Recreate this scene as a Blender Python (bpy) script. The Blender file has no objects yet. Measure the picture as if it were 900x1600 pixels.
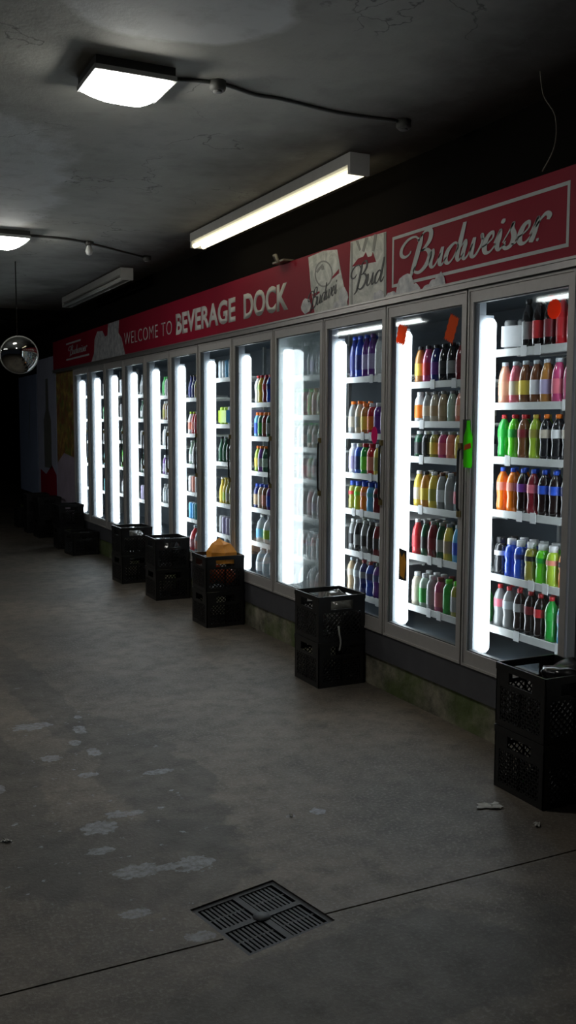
import bpy, bmesh, math, random
from mathutils import Vector, Matrix, noise
random.seed(7)
scn = bpy.context.scene
C = scn.collection
PI = math.pi
sin, cos, rad = math.sin, math.cos, math.radians

# ------------------------------------------------------------------ camera
H = 1.585
FPX = 1476.8
yaw, pit, rol = rad(26.0), rad(5.449), rad(.186)
fw = Vector((sin(yaw) * cos(pit), cos(yaw) * cos(pit), -sin(pit)))
r0 = Vector((cos(yaw), -sin(yaw), 0)); u0 = r0.cross(fw)
rt = r0 * cos(rol) + u0 * sin(rol); up = u0 * cos(rol) - r0 * sin(rol)
cd = bpy.data.cameras.new('camera'); cam = bpy.data.objects.new('camera', cd); C.objects.link(cam)
cd.sensor_fit = 'VERTICAL'; cd.sensor_height = 24; cd.lens = FPX / 1600 * 24
cd.clip_start = .02; cd.clip_end = 200
M = Matrix((rt, up, -fw)).transposed().to_4x4(); M.translation = (0, 0, H)
cam.matrix_world = M
scn.camera = cam

WX = 2.904            # plane of the cooler fronts
W = .762              # pitch of the doors
Y0 = 3.143            # near side of the nearest door
NB = 12
YE = Y0 + NB * W
CZ = 3.02             # ceiling height

def onwall(px, py, X=WX):
    d = fw + rt * ((px - 450) / FPX) - up * ((py - 800) / FPX)
    q = Vector((0, 0, H)) + d * (X / d.x)
    return q.y, q.z

# ------------------------------------------------------------------ materials
class NT:
    def __init__(s, name):
        s.m = bpy.data.materials.new(name); s.m.use_nodes = True
        s.t = s.m.node_tree; s.t.nodes.clear()
        s.out = s.n('ShaderNodeOutputMaterial')
    def n(s, typ, **kw):
        nd = s.t.nodes.new(typ)
        for k, v in kw.items():
            if k.startswith('_'): setattr(nd, k[1:], v)
        for k, v in kw.items():
            if not k.startswith('_'): s.set(nd, k, v)
        return nd
    def set(s, nd, k, v):
        k = k.replace('__', ' ')
        i = nd.inputs[int(k[1:])] if (k[0] == 'i' and k[1:].isdigit()) else nd.inputs[k]
        if isinstance(v, bpy.types.NodeSocket): s.t.links.new(v, i)
        elif isinstance(v, bpy.types.Node): s.t.links.new(v.outputs[0], i)
        else: i.default_value = v
    def math(s, op, a, b=0.0, clamp=False):
        nd = s.n('ShaderNodeMath', _operation=op, _use_clamp=clamp); s.set(nd, 'i0', a); s.set(nd, 'i1', b); return nd.outputs[0]
    def mixc(s, f, a, b):
        nd = s.n('ShaderNodeMix', _data_type='RGBA')
        s.set(nd, 'i0', f)
        for k, v in ((6, a), (7, b)):
            s.set(nd, 'i%d' % k, v if not isinstance(v, tuple) else (*v[:3], 1))
        return nd.outputs[2]
    def pos(s):
        return s.n('ShaderNodeNewGeometry').outputs['Position']
    def obj(s):
        return s.n('ShaderNodeTexCoord').outputs['Object']
    def noise(s, scale, detail=4, rough=.55, vec=None, dist=0):
        nd = s.n('ShaderNodeTexNoise', Scale=scale, Detail=detail, Roughness=rough, Distortion=dist)
        s.set(nd, 'Vector', vec if vec is not None else s.pos())
        return nd.outputs['Fac']
    def ramp(s, v, lo, hi):
        nd = s.n('ShaderNodeMapRange', _clamp=True); s.set(nd, 'i0', v)
        nd.inputs[1].default_value = lo; nd.inputs[2].default_value = hi
        nd.inputs[3].default_value = 0; nd.inputs[4].default_value = 1
        return nd.outputs[0]
    def ell(s, cx, cy, rx, ry, wob=.25, scale=6, ang=0):
        mp = s.n('ShaderNodeMapping', _vector_type='TEXTURE', Location=(cx, cy, 0), Rotation=(0, 0, ang), Scale=(rx, ry, 1000))
        s.set(mp, 'Vector', s.pos())
        ln = s.n('ShaderNodeVectorMath', _operation='LENGTH'); s.set(ln, 'i0', mp)
        d = s.math('ADD', ln.outputs['Value'], s.math('MULTIPLY', s.math('SUBTRACT', s.noise(scale, 5, .6), .5), wob * 4))
        return s.ramp(d, 1.06, .94)
    def bsdf(s, color, rough=.5, bump=None, bs=.2, bd=.01, **kw):
        p = s.n('ShaderNodeBsdfPrincipled')
        s.set(p, 'Base Color', color if not isinstance(color, tuple) else (*color[:3], 1))
        s.set(p, 'Roughness', rough)
        for k, v in kw.items(): s.set(p, k.replace('__', ' ').replace('_', ' '), v)
        if bump is not None:
            b = s.n('ShaderNodeBump', Strength=bs, Distance=bd); s.set(b, 'Height', bump); s.set(p, 'Normal', b)
        s.t.links.new(p.outputs[0], s.out.inputs[0]); s.p = p
        return s.m

def simple(name, col, rough=.5, var=.12, scale=20, **kw):
    t = NT(name)
    f = t.noise(scale, 3)
    return t.bsdf(t.mixc(f, tuple(c * (1 - var) for c in col), tuple(min(1, c * (1 + var)) for c in col)), rough, **kw)

MT = {}
# floor: worn concrete, splashed with pale paint, oily darker areas
t = NT('worn_concrete_floor')
n1 = t.noise(1.1, 6, .6); n2 = t.noise(9, 6, .65); n3 = t.noise(70, 4, .7)
col = t.mixc(t.ramp(n1, .35, .65), (.066, .056, .045), (.172, .142, .109))
col = t.mixc(t.math('MULTIPLY', t.ramp(n2, .45, .70), .65), col, (.045, .040, .036))
col = t.mixc(t.math('MULTIPLY', t.ramp(n3, .5, .75), .7), col, (.27, .25, .225))
for e in ((1.0, 3.2, .42, .35, .5, 3), (1.35, 2.2, .7, .28, .4, 3), (1.25, 4.0, .22, .9, .5, 3), (1.05, 5.6, .12, 1.1, .4, 3), (.6, 4.2, .2, 1.2, .5, 3)):
    col = t.mixc(t.math('MULTIPLY', t.ell(*e), .5), col, (.032, .030, .027))
st = None
blob = [(.905, 3.525, .07, .06), (.93, 3.12, .075, .05), (1.135, 3.085, .07, .055), (1.04, 3.1, .10, .025), (.907, 4.897, .10, .06),
        (.897, 4.38, .05, .04), (1.10, 4.375, .03, .06), (1.12, 4.738, .03, .07), (1.07, 3.607, .035, .025), (1.63, 3.304, .02, .014),
        (1.0, 3.62, .045, .035), (.86, 3.33, .05, .03), (1.16, 4.95, .02, .03), (.84, 2.84, .05, .03), (1.30, 4.0, .07, .03),
        (.70, 5.3, .08, .07), (1.05, 4.55, .03, .04), (1.0, 4.1, .04, .03), (1.75, 3.3, .03, .03), (.62, 4.1, .02, .05), (.98, 2.62, .05, .03), (1.2, 2.66, .05, .04)]
for b in blob:
    e = t.ell(*b, .45, 30)
    st = e if st is None else t.math('MAXIMUM', st, e)
reg = t.ell(.85, 4.3, .55, 1.6, .3, 3)
sp = t.math('MULTIPLY', t.ramp(t.noise(19, 3, .6), .66, .69), reg)
st = t.math('MAXIMUM', st, sp)
st = t.math('MULTIPLY', st, t.ramp(t.noise(40, 4, .6), .25, .6))
col = t.mixc(t.math('MULTIPLY', st, .75), col, (.30, .33, .37))
rg = t.math('ADD', t.math('MULTIPLY', n2, .35), .38)
MT['floor'] = t.bsdf(col, rg, t.math('ADD', n3, t.math('MULTIPLY', n2, 2.)), .35, .006)

t = NT('stained_painted_ceiling')
n1 = t.noise(.9, 6, .6); n2 = t.noise(6, 6, .65)
col = t.mixc(t.ramp(n1, .3, .7), (.29, .29, .262), (.40, .40, .375))
pt = t.math('MAXIMUM', t.ell(.55, 6.6, .88, 2.0, .12, 2.2, 0), t.ell(1.15, 3.22, .40, .36, .12, 3.0))
col = t.mixc(t.math('MULTIPLY', pt, .85), col, (.60, .62, .63))
vx = t.n('ShaderNodeTexVoronoi', _feature='DISTANCE_TO_EDGE', Scale=1.6); 
wv = t.n('ShaderNodeVectorMath', _operation='ADD'); t.set(wv, 'i0', t.pos())
nn = t.n('ShaderNodeTexNoise', Scale=2.5, Detail=5); t.set(nn, 'Vector', t.pos()); t.set(wv, 'i1', nn.outputs['Color'])
t.set(vx, 'Vector', wv)
ck = t.math('MULTIPLY', t.ramp(vx.outputs['Distance'], .012, .002), t.ramp(t.noise(1.3, 2), .5, .58))
col = t.mixc(t.math('MULTIPLY', ck, .7), col, (.05, .05, .05))
dark_band = t.math('ADD', t.math('MULTIPLY', t.n('ShaderNodeSeparateXYZ', Vector=t.pos()).outputs[0], 1.0), t.math('MULTIPLY', t.math('SUBTRACT', n1, .5), 1.5))  # ceiling colour turns dark brown towards the cooler wall, edge broken by noise
col = t.mixc(t.math('MULTIPLY', t.ramp(dark_band, 1.85, 2.45), .93), col, (.035, .028, .022))
col = t.mixc(t.math('MULTIPLY', t.ramp(n2, .5, .75), .35), col, (.14, .14, .13))
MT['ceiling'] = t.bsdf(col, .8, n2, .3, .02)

t = NT('mossy_concrete')
n1 = t.noise(7, 6, .65); n2 = t.noise(3, 4)
col = t.mixc(t.ramp(n1, .35, .65), (.09, .085, .065), (.36, .33, .25))
col = t.mixc(t.math('MULTIPLY', t.ramp(n2, .42, .6), .8), col, (.075, .115, .02))
MT['moss'] = t.bsdf(col, .85, n1, .8, .02)
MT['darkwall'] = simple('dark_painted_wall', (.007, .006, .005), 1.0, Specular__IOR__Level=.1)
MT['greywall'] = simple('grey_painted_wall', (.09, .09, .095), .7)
MT['sill'] = simple('dark_grey_sheet_metal', (.085, .085, .095), .5, .3, 8)
MT['alu'] = simple('dull_aluminium', (.36, .34, .33), .38, .12, 30, Metallic=.75)
MT['aludark'] = simple('bronze_aluminium', (.47, .45, .44), .45, .1, 30, Metallic=.2)
MT['seal'] = simple('grey_magnetic_seal', (.10, .105, .11), .5)
MT['caseframe'] = simple('pale_case_metal', (.30, .33, .36), .4, .1, 30)
MT['gasket'] = simple('black_rubber', (.012, .012, .013), .5)
MT['case'] = simple('grey_cooler_lining', (.12, .15, .18), .6)
MT['white'] = simple('white_coated_metal', (.62, .64, .63), .4)
MT['fixture'] = simple('white_enamel_fixture', (.5, .5, .48), .4)
MT['crate'] = simple('black_crate_plastic', (.010, .010, .011), .38, .3, 15)
MT['crate2'] = simple('faded_black_crate_plastic', (.016, .016, .017), .5, .3, 15)
MT['blackbag'] = simple('black_plastic_film', (.008, .008, .009), .18, .3, 15)
MT['greybag'] = simple('smoky_plastic_film', (.12, .12, .11), .22, .3, 15)
MT['orangebag'] = simple('orange_plastic', (1.0, .36, .05), .45, .2, 15)
MT['orangered'] = simple('deep_orange_plastic', (.85, .14, .03), .45, .2, 15)
MT['iron'] = simple('cast_iron', (.035, .040, .05), .55, .4, 30)
MT['pit'] = simple('pit_grime', (.022, .022, .022), .9)
MT['brass'] = simple('tarnished_brass', (.30, .24, .10), .4, .2, 30, Metallic=.7)
def card(name, col):
    t = NT(name); f = t.noise(25, 2)
    c = t.mixc(f, tuple(v * .9 for v in col), tuple(min(1, v * 1.05) for v in col))
    a = t.n('ShaderNodeBsdfDiffuse', Color=c); b = t.n('ShaderNodeBsdfTranslucent', Color=c)
    m = t.n('ShaderNodeMixShader', i0=.55, i1=a, i2=b); t.t.links.new(m.outputs[0], t.out.inputs[0]); return t.m
MT['tag_orange'] = card('neon_orange_card', (1.0, .20, .07))
MT['tag_red'] = card('neon_red_card', (1.0, .13, .05))
MT['tag_pink'] = card('neon_pink_card', (1.0, .06, .32))
MT['tag_green'] = card('lime_green_card', (.14, .70, .04))
MT['paper'] = simple('white_paper', (.72, .73, .74), .7, .08)
MT['litter'] = simple('trodden_paper', (.42, .42, .40), .8, .3, 60)
MT['cable'] = simple('grey_cable', (.10, .10, .10), .6)
MT['wire'] = simple('pale_wire', (.22, .20, .16), .5)
MT['conduit'] = simple('painted_conduit', (.07, .07, .065), .6)
MT['letter'] = simple('white_lettering', (.62, .62, .60), .5, .08)
MT['script'] = simple('silver_white_lettering', (.50, .54, .54), .5, .12)
MT['ink'] = simple('black_ink', (.03, .03, .035), .5)
t = NT('printed_red_vinyl'); n1 = t.noise(1.5, 3)
MT['red'] = t.bsdf(t.mixc(n1, (.21, .003, .018), (.32, .006, .031)), .55, Specular__IOR__Level=.2)
t = NT('printed_ice_grey'); n1 = t.noise(16, 5, .6); n2 = t.noise(45, 3)
MT['ice'] = t.bsdf(t.mixc(t.ramp(n1, .35, .65), (.30, .31, .35), (.66, .66, .66)), .4)
t = NT('printed_can_silver'); n1 = t.noise(9, 5, .6, dist=1.5)
MT['can_print'] = t.bsdf(t.mixc(t.ramp(n1, .35, .65), (.30, .32, .29), (.62, .63, .58)), .4)
t = NT('printed_can_shade'); n1 = t.noise(20, 5, .6)
MT['print_dark'] = t.bsdf(t.mixc(n1, (.12, .12, .11), (.22, .22, .20)), .4)
t = NT('fruit_poster_print'); n1 = t.noise(5, 4, .6, dist=1.); n2 = t.noise(9, 3)
MT['fruit'] = t.bsdf(t.mixc(t.ramp(n2, .4, .6), t.mixc(t.ramp(n1, .4, .6), (.14, .22, .05), (.60, .42, .12)), (.30, .12, .06)), .4)
MT['fruit_shape'] = simple('orange_fruit_print', (.50, .20, .10), .5, .3, 8)
MT['amber_print'] = simple('amber_print', (.75, .33, .03), .5, .3, 40)
MT['lilac'] = simple('lilac_print', (.50, .42, .52), .4, .3, 6)
MT['bluegrey'] = simple('blue_grey_print', (.28, .34, .50), .4, .2, 2)
MT['palegrey'] = simple('pale_grey_print', (.45, .47, .60), .4, .2, 5)
t = NT('convex_mirror'); MT['mirror'] = t.bsdf((.38, .38, .36), .05, Metallic=1.)
MT['mirror_back'] = simple('grey_rubber_rim', (.25, .25, .24), .5)

def emis(name, col, s):
    t = NT(name); e = t.n('ShaderNodeEmission', Color=(*col, 1), Strength=s)
    t.t.links.new(e.outputs[0], t.out.inputs[0]); return t.m
MT['cool_lamp'] = emis('cooler_lamp_light', (.90, .96, 1.0), 9.0)
MT['flood_lens'] = emis('flood_lens_light', (1.0, .98, .90), 46.0)
MT['tube'] = emis('fluorescent_tube_light', (1.0, .91, .63), 2.6)
MT['tube_cool'] = emis('cool_fluorescent_tube_light', (.95, 1.0, .98), 12.0)
MT['tube_off'] = simple('unlit_tube_glass', (.45, .46, .44), .25)

def glass(name, fog=0):
    t = NT(name)
    tr = t.n('ShaderNodeBsdfTransparent', Color=(.93, .96, .97, 1))
    base = tr
    if fog:
        rf = t.n('ShaderNodeBsdfRefraction', Color=(.9, .95, .95, 1), Roughness=.06, IOR=1.07)
        tl = t.n('ShaderNodeBsdfTranslucent', Color=(.85, .97, .95, 1))
        df = t.n('ShaderNodeBsdfDiffuse', Color=(.5, .56, .57, 1))
        a = t.n('ShaderNodeMixShader', i0=.15, i1=tl, i2=df)
        b = t.n('ShaderNodeMixShader', i0=.40, i1=tr, i2=rf)
        base = t.n('ShaderNodeMixShader', i0=fog, i1=b, i2=a)
    gl = t.n('ShaderNodeBsdfGlossy', Color=(1, 1, 1, 1), Roughness=.03)
    bf = t.n('ShaderNodeNewGeometry').outputs['Backfacing']
    fr = t.n('ShaderNodeFresnel', IOR=t.math('SUBTRACT', 1.5, t.math('MULTIPLY', bf, 1.5 - 1 / 1.5)))
    mx = t.n('ShaderNodeMixShader', i0=fr, i1=base, i2=gl)
    t.t.links.new(mx.outputs[0], t.out.inputs[0]); return t.m
MT['glass'] = glass('door_glass')
MT['fogglass'] = glass('fogged_door_glass', .25)

def liquid(name, col, rough=.12, clear=0):
    t = NT(name); f = t.noise(30, 2)
    m = t.bsdf(t.mixc(f, tuple(c * .85 for c in col), tuple(min(1, c * 1.1) for c in col)), rough, Coat_Weight=.6, Coat_Roughness=.06)
    if clear:
        tr = t.n('ShaderNodeBsdfTransparent', Color=(.9, .93, .95, 1))
        mx = t.n('ShaderNodeMixShader', i0=clear, i1=t.p, i2=tr)
        t.t.links.new(mx.outputs[0], t.out.inputs[0])
    return m
COL = {
 'cola': ('cola-dark', (.018, .010, .010)), 'black': ('near-black', (.02, .02, .022)), 'orange': ('orange', (.95, .22, .015)),
 'green': ('green', (.02, .38, .05)), 'lime': ('lime green', (.14, .72, .03)), 'yelgreen': ('yellow-green', (.42, .62, .05)),
 'brown': ('brown', (.20, .08, .035)), 'amber': ('amber', (.48, .22, .05)), 'pink': ('pink', (.72, .16, .22)), 'magenta': ('magenta', (.55, .07, .20)),
 'peach': ('peach', (.75, .38, .25)), 'red': ('red', (.62, .03, .04)), 'maroon': ('maroon', (.22, .02, .03)), 'purple': ('purple', (.16, .04, .30)),
 'blue': ('blue', (.03, .10, .62)), 'sky': ('sky blue', (.15, .50, .85)), 'navy': ('navy', (.02, .03, .18)), 'yellow': ('yellow', (.78, .60, .08)),
 'olive': ('olive', (.32, .30, .05)), 'tan': ('tan', (.45, .33, .20)), 'beige': ('beige', (.58, .52, .42)), 'grey': ('grey', (.30, .31, .31)),
 'palegreen': ('pale green', (.42, .55, .45)), 'salmon': ('salmon', (.80, .28, .20)), 'white': ('white', (.78, .80, .82)), 'clear': ('clear', (.55, .62, .66)),
 'lavender': ('lavender', (.45, .40, .62)), 'darkgreen': ('dark green', (.02, .10, .05)), 'teal': ('teal', (.08, .42, .45)), 'silver': ('silver', (.5, .5, .52)),
}
LM = {}
def LQ(c):
    if c not in LM: LM[c] = liquid('drink_' + c, COL[c][1], .12, .35 if c == 'clear' else 0)
    return LM[c]
PM = {}
def PL(c):
    if c not in PM: PM[c] = simple('plastic_' + c, COL[c][1], .4, .08, 40)
    return PM[c]

# ------------------------------------------------------------------ mesh helpers
def box(bm, x0, x1, y0, y1, z0, z1, mi=0):
    vs = [bm.verts.new((x, y, z)) for x in (x0, x1) for y in (y0, y1) for z in (z0, z1)]
    for f in ((0, 1, 3, 2), (4, 6, 7, 5), (0, 4, 5, 1), (2, 3, 7, 6), (0, 2, 6, 4), (1, 5, 7, 3)):
        bm.faces.new([vs[i] for i in f]).material_index = mi
def obox(bm, c, ax, ay, az, mi=0):
    vs = []
    for i in (-1, 1):
        for j in (-1, 1):
            for k in (-1, 1): vs.append(bm.verts.new(Vector(c) + Vector(ax) * i + Vector(ay) * j + Vector(az) * k))
    for f in ((0, 1, 3, 2), (4, 6, 7, 5), (0, 4, 5, 1), (2, 3, 7, 6), (0, 2, 6, 4), (1, 5, 7, 3)):
        bm.faces.new([vs[i] for i in f]).material_index = mi
def lathe(bm, prof, n=14, c=(0, 0, 0), mi=0, sx=1, sy=1, smooth=True):
    rings = []
    for r, z in prof:
        if r < 1e-5: rings.append([bm.verts.new((c[0], c[1], c[2] + z))])
        else: rings.append([bm.verts.new((c[0] + r * sx * cos(2 * PI * k / n), c[1] + r * sy * sin(2 * PI * k / n), c[2] + z)) for k in range(n)])
    for a, b in zip(rings, rings[1:]):
        for k in range(n):
            k2 = (k + 1) % n
            if len(a) == 1 and len(b) == 1: continue
            if len(a) == 1: f = bm.faces.new((a[0], b[k2], b[k]))
            elif len(b) == 1: f = bm.faces.new((a[k], a[k2], b[0]))
            else: f = bm.faces.new((a[k], a[k2], b[k2], b[k]))
            f.material_index = mi; f.smooth = smooth
def tube(bm, pts, r, n=8, mi=0):
    pts = [Vector(p) for p in pts]; rings = []
    for i, p in enumerate(pts):
        d = (pts[min(i + 1, len(pts) - 1)] - pts[max(i - 1, 0)]).normalized()
        a = d.orthogonal().normalized() if i == 0 else (pa - d * pa.dot(d)).normalized()
        pa = a; b = d.cross(a)
        rings.append([bm.verts.new(p + (a * cos(2 * PI * k / n) + b * sin(2 * PI * k / n)) * r) for k in range(n)])
    for q, w in zip(rings, rings[1:]):
        for k in range(n):
            f = bm.faces.new((q[k], q[(k + 1) % n], w[(k + 1) % n], w[k])); f.smooth = True; f.material_index = mi
    bm.faces.new(rings[0][::-1]); bm.faces.new(rings[-1])
def B(): return bmesh.new()
def obj(name, bm, mats, parent=None, loc=None):
    bmesh.ops.recalc_face_normals(bm, faces=bm.faces)
    me = bpy.data.meshes.new(name); bm.to_mesh(me); bm.free()
    for m in (mats if isinstance(mats, (list, tuple)) else [mats]): me.materials.append(MT[m] if isinstance(m, str) else m)
    o = bpy.data.objects.new(name, me); C.objects.link(o)
    if parent: o.parent = parent
    if loc is not None: o.location = loc
    return o
def bx(name, dims, m, parent=None):
    bm = B(); box(bm, *dims); return obj(name, bm, m, parent)
def tag(o, label, cat, group=None):
    o['label'] = label; o['category'] = cat
    if group: o['group'] = group
    return o
def thing(name, label, cat, loc=(0, 0, 0), rz=0, group=None):
    o = bpy.data.objects.new(name, None); C.objects.link(o); o.location = loc; o.rotation_euler = (0, 0, rz)
    o.empty_display_size = .05
    return tag(o, label, cat, group)
def struct(o): o['kind'] = 'structure'; return o
def recenter(t, loc):
    loc = Vector(loc); t.location = loc
    for c in t.children: c.location = c.location - loc
def copy_tree(o, parent=None):
    c = o.copy(); C.objects.link(c)
    if parent: c.parent = parent
    for ch in o.children: copy_tree(ch, c)
    return c
# thin flat prints on a wall facing -X. pts are (y, z)
def flat(bm, pts, X, th=.0008, mi=0):
    a = [bm.verts.new((X, y, z)) for y, z in pts]; b = [bm.verts.new((X + th, y, z)) for y, z in pts]
    bm.faces.new(a).material_index = mi
    bm.faces.new(b[::-1]).material_index = mi
    n = len(pts)
    for i in range(n): bm.faces.new((a[i], a[(i + 1) % n], b[(i + 1) % n], b[i])).material_index = mi
def catmull(P, n=7):
    out = []
    P = [P[0]] + list(P) + [P[-1]]
    for i in range(1, len(P) - 2):
        for k in range(n):
            t = k / n
            out.append(tuple(.5 * ((2 * b) + (-a + c) * t + (2 * a - 5 * b + 4 * c - d) * t * t + (-a + 3 * b - 3 * c + d) * t ** 3)
                             for a, b, c, d in zip(P[i - 1], P[i], P[i + 1], P[i + 2])))
    out.append(tuple(P[-2])); return out
def ribbon(bm, pts, X, f, th=.0015):      # pts (x, y, width) in letter space, f maps to (Y, Z); width already in letter units
    S = catmull(pts)
    L, R = [], []
    for i, (x, y, w) in enumerate(S):
        a = S[max(i - 1, 0)]; b = S[min(i + 1, len(S) - 1)]
        dx, dy = b[0] - a[0], b[1] - a[1]; l = math.hypot(dx, dy) or 1
        nx, ny = -dy / l * w / 2, dx / l * w / 2
        L.append(f(x + nx, y + ny)); R.append(f(x - nx, y - ny))
    vs = []
    for (a, b) in zip(L, R):
        vs.append([bm.verts.new((X, *a)), bm.verts.new((X, *b)), bm.verts.new((X + th, *a)), bm.verts.new((X + th, *b))])
    for p, q in zip(vs, vs[1:]):
        bm.faces.new((p[0], q[0], q[1], p[1])); bm.faces.new((p[2], p[3], q[3], q[2]))
        bm.faces.new((p[0], p[2], q[2], q[0])); bm.faces.new((p[1], q[1], q[3], p[3]))
def text_mesh(s, X, yl, yr, z0l, z0r, zh, mat, name, parent, offset=0.0, spacing=1.0, depth=.002):
    cu = bpy.data.curves.new('t', 'FONT'); cu.body = s; cu.offset = offset; cu.space_character = spacing; cu.resolution_u = 4
    to = bpy.data.objects.new('t', cu); C.objects.link(to)
    dg = bpy.context.evaluated_depsgraph_get(); dg.update()
    me = bpy.data.meshes.new_from_object(to.evaluated_get(dg))
    bpy.data.objects.remove(to)
    xs = [v.co.x for v in me.vertices]; ys = [v.co.y for v in me.vertices]
    x0, x1, y0, y1 = min(xs), max(xs), min(ys), max(ys)
    bm = B(); bm.from_mesh(me)
    for v in bm.verts:
        u = (v.co.x - x0) / (x1 - x0); w = (v.co.y - y0) / (y1 - y0)
        v.co = Vector((X, yl + (yr - yl) * u, z0l + (z0r - z0l) * u + w * zh))
    r = bmesh.ops.extrude_face_region(bm, geom=bm.faces[:])
    for e in r['geom']:
        if isinstance(e, bmesh.types.BMVert): e.co.x += depth
    return obj(name, bm, mat, parent)

# ------------------------------------------------------------------ setting
GX, GY, GA = 1.205, 2.655, rad(11.5)
bm = B(); box(bm, -9, WX + 7, -4, 26, -.2, 0)
floor = struct(obj('floor', bm, 'floor'))
bm = B(); ca, sa = cos(GA), sin(GA)
obox(bm, (GX, GY, 0), (.168 * ca, .168 * sa, 0), (-.168 * sa, .168 * ca, 0), (0, 0, .07))
cut = obj('cut', bm, 'pit')
bm = B()
box(bm, -9.1, 1.04, 2.571, 2.579, -.012, .1); box(bm, 1.37, WX + 1, 2.567, 2.575, -.012, .1)
cut2 = obj('cut', bm, 'pit')
for c in (cut, cut2):
    md = floor.modifiers.new('b', 'BOOLEAN'); md.object = c; md.operation = 'DIFFERENCE'; md.solver = 'EXACT'
dg = bpy.context.evaluated_depsgraph_get(); dg.update()
nm = bpy.data.meshes.new_from_object(floor.evaluated_get(dg))
floor.modifiers.clear(); floor.data = nm
bpy.data.objects.remove(cut); bpy.data.objects.remove(cut2)

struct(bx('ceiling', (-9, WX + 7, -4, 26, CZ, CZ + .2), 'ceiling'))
struct(bx('trim_1', (-9, WX + .02, 12.6, 12.8, CZ - .13, CZ), 'darkwall'))
# curb, sill panel, upper wall over the coolers, wall on either side
struct(bx('trim_2', (WX + .012, WX + .9, -4, YE + 4, 0, .185), 'moss'))
struct(bx('trim_3', (WX + .000, WX + .06, 2.0, YE + 1.2, .185, .335), 'sill'))
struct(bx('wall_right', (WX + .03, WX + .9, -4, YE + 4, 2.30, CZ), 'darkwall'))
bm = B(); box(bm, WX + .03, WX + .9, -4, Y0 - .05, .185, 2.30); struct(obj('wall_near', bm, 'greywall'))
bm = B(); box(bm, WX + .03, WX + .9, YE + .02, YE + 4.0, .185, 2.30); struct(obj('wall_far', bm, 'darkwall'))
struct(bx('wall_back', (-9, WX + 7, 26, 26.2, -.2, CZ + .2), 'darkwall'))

# drain grate
g = thing('drain_grate', 'square dark iron drain grate sunk in the concrete floor', 'drain grate', (GX, GY, -.006), GA)
bm = B(); s = .160
for a in (-1, 1):
    box(bm, a * s - .010, a * s + .010, -s - .01, s + .01, -.03, 0)
    box(bm, -s + .01, s - .01, a * s - .010, a * s + .010, -.03, 0)
box(bm, -.012, .012, -s + .01, s - .01, -.025, 0)
box(bm, -s + .01, s - .01, -.012, .012, -.025, 0)
obj('frame', bm, 'iron', g)
bm = B()
for k in range(1, 19):
    x = -s + .01 + k * (2 * s - .02) / 19
    box(bm, x - .0045, x + .0045, -s + .01, s - .01, -.022, -.003)
for k in (-.08, .08): box(bm, -s + .01, s - .01, k - .004, k + .004, -.022, -.004)
o = obj('grid', bm, 'iron', g)
bm = B(); lathe(bm, [(0, 0), (.03, 0), (.03, .002), (0, .003)], 10); obj('bolt', bm, 'iron', g)

# ------------------------------------------------------------------ coolers
RAILS = [
 [1.935, 1.67, 1.40, 1.13, .80, .53],
 [1.80, 1.577, 1.376, 1.09, .81, .508],
 [1.857, 1.50, 1.245, 1.01, .74, .47],
 [1.90, 1.62, 1.39, 1.165, .895, .60],
 [1.72, 1.455, 1.18, .89, .62],
 [1.943, 1.55, 1.227, .87, .604],
 [1.79, 1.46, 1.176, .915, .665],
 [1.83, 1.588, 1.33, 1.04, .75],
 [1.86, 1.60, 1.32, 1.02, .73],
 [1.90, 1.62, 1.35, 1.05, .74],
 [1.88, 1.60, 1.33, 1.04, .72],
 [1.90, 1.60, 1.32, 1.03, .72],
]
ORD = ['first', 'second', 'third', 'fourth', 'fifth', 'sixth', 'seventh', 'eighth', 'ninth', 'tenth', 'eleventh', 'twelfth']
BAYN = ['nearest cooler', 'second cooler', 'third cooler', 'fourth cooler', 'fifth cooler', 'sixth cooler', 'seventh cooler', 'eighth cooler',
        'ninth cooler', 'tenth cooler', 'eleventh cooler', 'farthest cooler']
BAYL = [
 'nearest glass-door cooler bay, a round red sticker high on its glass',
 'second glass-door cooler bay, two jagged orange tags at the top of its glass',
 'third glass-door cooler bay, a pink oval tag on its glass',
 'fourth glass-door cooler bay whose glass is fogged over',
 'fifth glass-door cooler bay, red-capped bottles on its top shelf',
 'sixth glass-door cooler bay, lime packs under its top shelf, behind the crate with orange plastic',
 'seventh glass-door cooler bay, red bottles on its second shelf',
 'eighth glass-door cooler bay with a green bottle on its top shelf',
 'ninth glass-door cooler bay, fourth from the far end of the row',
 'tenth glass-door cooler bay, third from the far end of the row',
 'eleventh glass-door cooler bay, last but one at the far end of the row',
 'farthest glass-door cooler bay, beside the fruit poster']
ZT, ZB = 2.242, .335
def make_lamp(parent, yf):
    bm = B(); box(bm, WX + .042, WX + .142, yf - .018, yf - .001, .37, 2.12)
    obj('lamp_housing', bm, 'caseframe', parent)
    bm = B()
    prof = [(0, 0), (.6, .004), (1, .02), (1, 1.68), (.6, 1.70), (0, 1.704)]
    lathe(bm, prof, 16, (0, 0, 0), sx=.036, sy=.018)
    return obj('lamp_tube', bm, 'cool_lamp', parent, (WX + .106, yf - .036, .40))
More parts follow.
